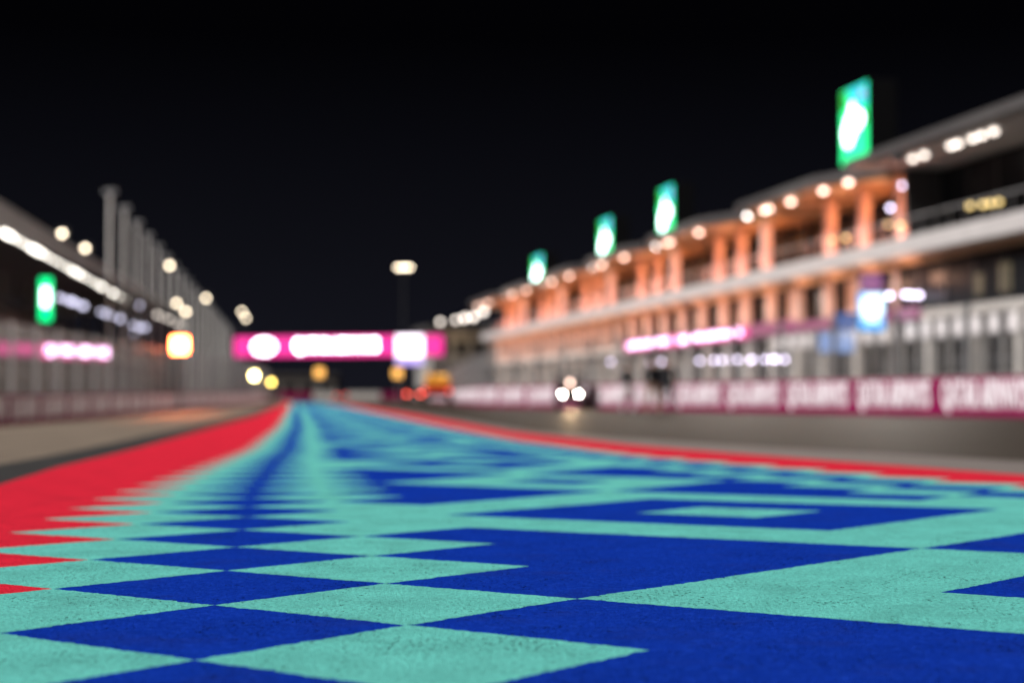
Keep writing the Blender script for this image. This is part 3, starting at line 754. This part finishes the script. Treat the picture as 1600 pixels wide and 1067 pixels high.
# red and yellow recovery truck
p = at(684, 620, 136)
TK = empty('recovery_truck', (p.x, 136, 0), .03, 'red recovery truck with yellow orange crane body near the pit wall end', 'truck')
MB().box(-1.2, 1.2, -3.2, 3.0, .55, .85, .03).build('chassis', M['darkmetal'], TK)
MB().box(-1.15, 1.15, -3.1, .9, .86, 1.5, .05).build('bed', M['bodyred'], TK)
b = MB().prism([(-1.1, 1.0, .86), (-1.1, 1.0, 2.2), (-1.1, 2.3, 2.2), (-1.1, 3.0, 1.5), (-1.1, 3.0, .86)], (2.2, 0, 0)); bmesh.ops.bevel(b.b, geom=list(b.b.edges), offset=.05, segments=2, affect='EDGES'); b.build('cab', M['bodyred'], TK)
MB().box(-1.05, 1.05, -2.9, -1.2, 1.52, 2.25, .08).build('crane_body', M['bodyyellow'], TK)
MB().cyl((0, -1.0, 2.2), (-.9, -2.9, 2.55), .15, .10, 8).build('crane_arm', M['bodyyellow'], TK)
MB().box(-.8, .8, -.3, 0, 2.28, 2.42, .03).build('beacon_bar', M['led_amber'], TK)
for x in (-1.0, 1.0):
    for y in (-2.2, 2.1): wheel(TK, x, y, .45, .3)
    MB().box(x-.12, x+.12, -3.12, -3.101, .95, 1.1).build('taillight', M['tail_far'], TK)
# headlight buggy on the track
p = at(890, 615, 74)
BG = empty('utility_buggy', (p.x, 74, 0), .0, 'small dark utility buggy with two blazing headlights facing down the track', 'buggy')
b = MB().prism([(-.60, -1.1, .30), (-.60, -1.15, .62), (-.60, -.5, .88), (-.60, 1.2, .82), (-.60, 1.3, .30)], (1.2, 0, 0)); bmesh.ops.bevel(b.b, geom=list(b.b.edges), offset=.04, segments=2, affect='EDGES'); b.build('body', M['bodyblack'], BG)
MB().box(-.62, .62, -.75, .95, 1.58, 1.66, .03).build('roof', M['darkmetal'], BG)
for x in (-.58, .58):
    MB().cyl((x, -.5, .85), (x, -.65, 1.6), .025, n=6).build('roof_post', M['darkmetal'], BG)
    MB().cyl((x, .85, .8), (x, .88, 1.6), .025, n=6).build('roof_post', M['darkmetal'], BG)
    for y in (-.8, .85): wheel(BG, x, y, .28, .2)
MB().box(-.5, .5, .0, .5, .8, .92, .03).build('seat', M['darkmetal'], BG)
MB().box(-.5, .5, .42, .52, .92, 1.35, .03).build('seat_back', M['darkmetal'], BG)
for x in (-.375, .375): MB().ball((x, -1.13, .67), .045, (1, .4, 1)).build('headlight', M['headlight'], BG)
hl = bpy.data.lights.new('headlight_beam', 'SPOT'); hl.energy = 5000; hl.color = (1, .66, .36); hl.spot_size = radians(9); hl.spot_blend = .8; hl.shadow_soft_size = .1
ho = bpy.data.objects.new('headlight_beam', hl); COL.objects.link(ho); ho.parent = BG; ho.location = (0, -1.3, .7); ho.rotation_euler = Vector((0, 1, .021)).to_track_quat('Z', 'Y').to_euler()
MB().cyl((0, -.6, 1.10), (0, -.55, 1.28), .09, n=10).build('beacon', M['lamp_peach'], BG)

# ------------------------------------------------------------------ people standing on the track
def person(loc, rz, label, top, legs, phase=1, hgt=1.76, hair='hair'):
    r = empty('person', loc, rz, label, 'person')
    k = hgt/1.76; b = bmesh.new(); J = {}; R = {}
    P = {'pelvis': (0, 0, .96), 'belly': (0, 0, 1.10), 'chest': (0, -.01, 1.32), 'neck': (0, 0, 1.50), 'headb': (0, -.01, 1.58), 'headt': (0, -.015, 1.70)}
    rad = {'pelvis': .145, 'belly': .13, 'chest': .16, 'neck': .058, 'headb': .080, 'headt': .088}
    E2 = [('pelvis', 'belly'), ('belly', 'chest'), ('chest', 'neck'), ('neck', 'headb'), ('headb', 'headt')]
    for s, sd_ in ((1, 'r'), (-1, 'l')):
        f = phase*s*.16
        P.update({sd_+'hip': (s*.10, 0, .90), sd_+'knee': (s*.11, -.03-f*.6, .50), sd_+'ankle': (s*.11, .02-f, .09), sd_+'toe': (s*.12, -.17-f, .035),
                  sd_+'sho': (s*.20, 0, 1.43), sd_+'elb': (s*.26, .04+f*.5, 1.14), sd_+'wri': (s*.25, -.08+f, .90), sd_+'palm': (s*.25, -.11+f, .83)})
        rad.update({sd_+'hip': .10, sd_+'knee': .062, sd_+'ankle': .042, sd_+'toe': .035, sd_+'sho': .062, sd_+'elb': .045, sd_+'wri': .030, sd_+'palm': .032})
        E2 += [('pelvis', sd_+'hip'), (sd_+'hip', sd_+'knee'), (sd_+'knee', sd_+'ankle'), (sd_+'ankle', sd_+'toe'), ('chest', sd_+'sho'), (sd_+'sho', sd_+'elb'), (sd_+'elb', sd_+'wri'), (sd_+'wri', sd_+'palm')]
        for q in range(5):
            n_ = sd_+'f%d' % q
            if q == 0: P[n_] = (s*.235, -.155+f, .845)
            else: P[n_] = (s*(.262-.006*q), -.15+.022*q+f-.02, .755+.006*abs(q-2))
            rad[n_] = .0095; E2.append((sd_+'palm', n_))
    names = list(P); me = bpy.data.meshes.new('body')
    me.from_pydata([tuple(c*k for c in P[n]) for n in names], [(names.index(a), names.index(c)) for a, c in E2], [])
    o = link('body', me, None, r); o.modifiers.new('Skin', 'SKIN'); o.modifiers.new('Sub', 'SUBSURF').levels = 1
    if not me.skin_vertices: 
        bpy.context.view_layer.objects.active = o
    for i, n in enumerate(names):
        sv = me.skin_vertices[0].data[i]; sv.radius = (rad[n]*k, rad[n]*k*(.72 if n in ('pelvis', 'belly', 'chest') else 1)); sv.use_root = (n == 'pelvis')
    dg = bpy.context.evaluated_depsgraph_get(); m2 = bpy.data.meshes.new_from_object(o.evaluated_get(dg))
    o.modifiers.clear(); o.data = m2; m2.materials.clear()
    for mm in (M['skin'], M[top], M[legs], M['shoe']): m2.materials.append(mm)
    for p_ in m2.polygons:
        z = p_.center.z/k; p_.use_smooth = True
        x = abs(p_.center.x/k)
        p_.material_index = 3 if z < .10 else (2 if z < .98 and not (x > .19 and z > .7) else (0 if z > 1.49 or (x > .19 and z < .93) else 1))
    MB().ball((0, .012*k, 1.71*k), .098*k, (1, 1.1, 1)).build('hair', M[hair], r)
    f_ = MB(); f_.cyl((0, -.085*k, 1.66*k), (0, -.125*k, 1.625*k), .010, .016, 6).build('nose', M['skin'], r)
    for s in (-1, 1): MB().ball((s*.032*k, -.088*k, 1.665*k), .010).build('eye', M['cloth_dark'], r); MB().ball((s*.093*k, 0, 1.64*k), .025, (.4, .8, 1)).build('ear', M['skin'], r)
    MB().ball((0, -.09*k, 1.595*k), .02, (1, .3, .35)).build('mouth', M['bodyred'], r)
    return r
p = at(1020, 620, 50); person((p.x, 50, 0), .3, 'person in dark top and dark trousers, left of the standing pair', 'cloth_dark', 'cloth_tan', 1).scale = (1.25, 1.2, 1)
p = at(1042, 620, 50.6); person((p.x, 50.6, 0), -.4, 'person in black top, right of the standing pair by pit wall', 'cloth_dark', 'cloth_dark', -1, 1.8).scale = (1.25, 1.2, 1)
p = at(981, 620, 53); person((p.x, 53, 0), .8, 'person in white trousers and dark top, standing apart left of the pair', 'cloth_dark', 'cloth_white', 1, 1.70)

# ------------------------------------------------------------------ far end of the straight
FW = empty('far_barrier', (-48, 330, 0), 0, 'pale barrier closing the far end of the straight', 'barrier wall')
for k in range(9):
    MB().box(k*7, k*7+6.9, 0, .4, -.9, 1.5, .03).build('barrier_panel', M['lightwall' if k % 3 else 'maroon'], FW)
FT = empty('far_building', (-54, 345, -.9), 0, 'low dim building behind the gantry at the far end', 'building')
MB().box(0, 16, 0, 8, 0, 6, .05).build('wall', M['stand'], FT); MB().box(-.6, 16.6, -.6, 8.6, 6, 6.5).build('roof', M['roofgrey'], FT)
for k in range(4): MB().box(1+k*3.8, 3.6+k*3.8, -.06, -.003, 2, 4.2).build('window', M['glass'], FT)
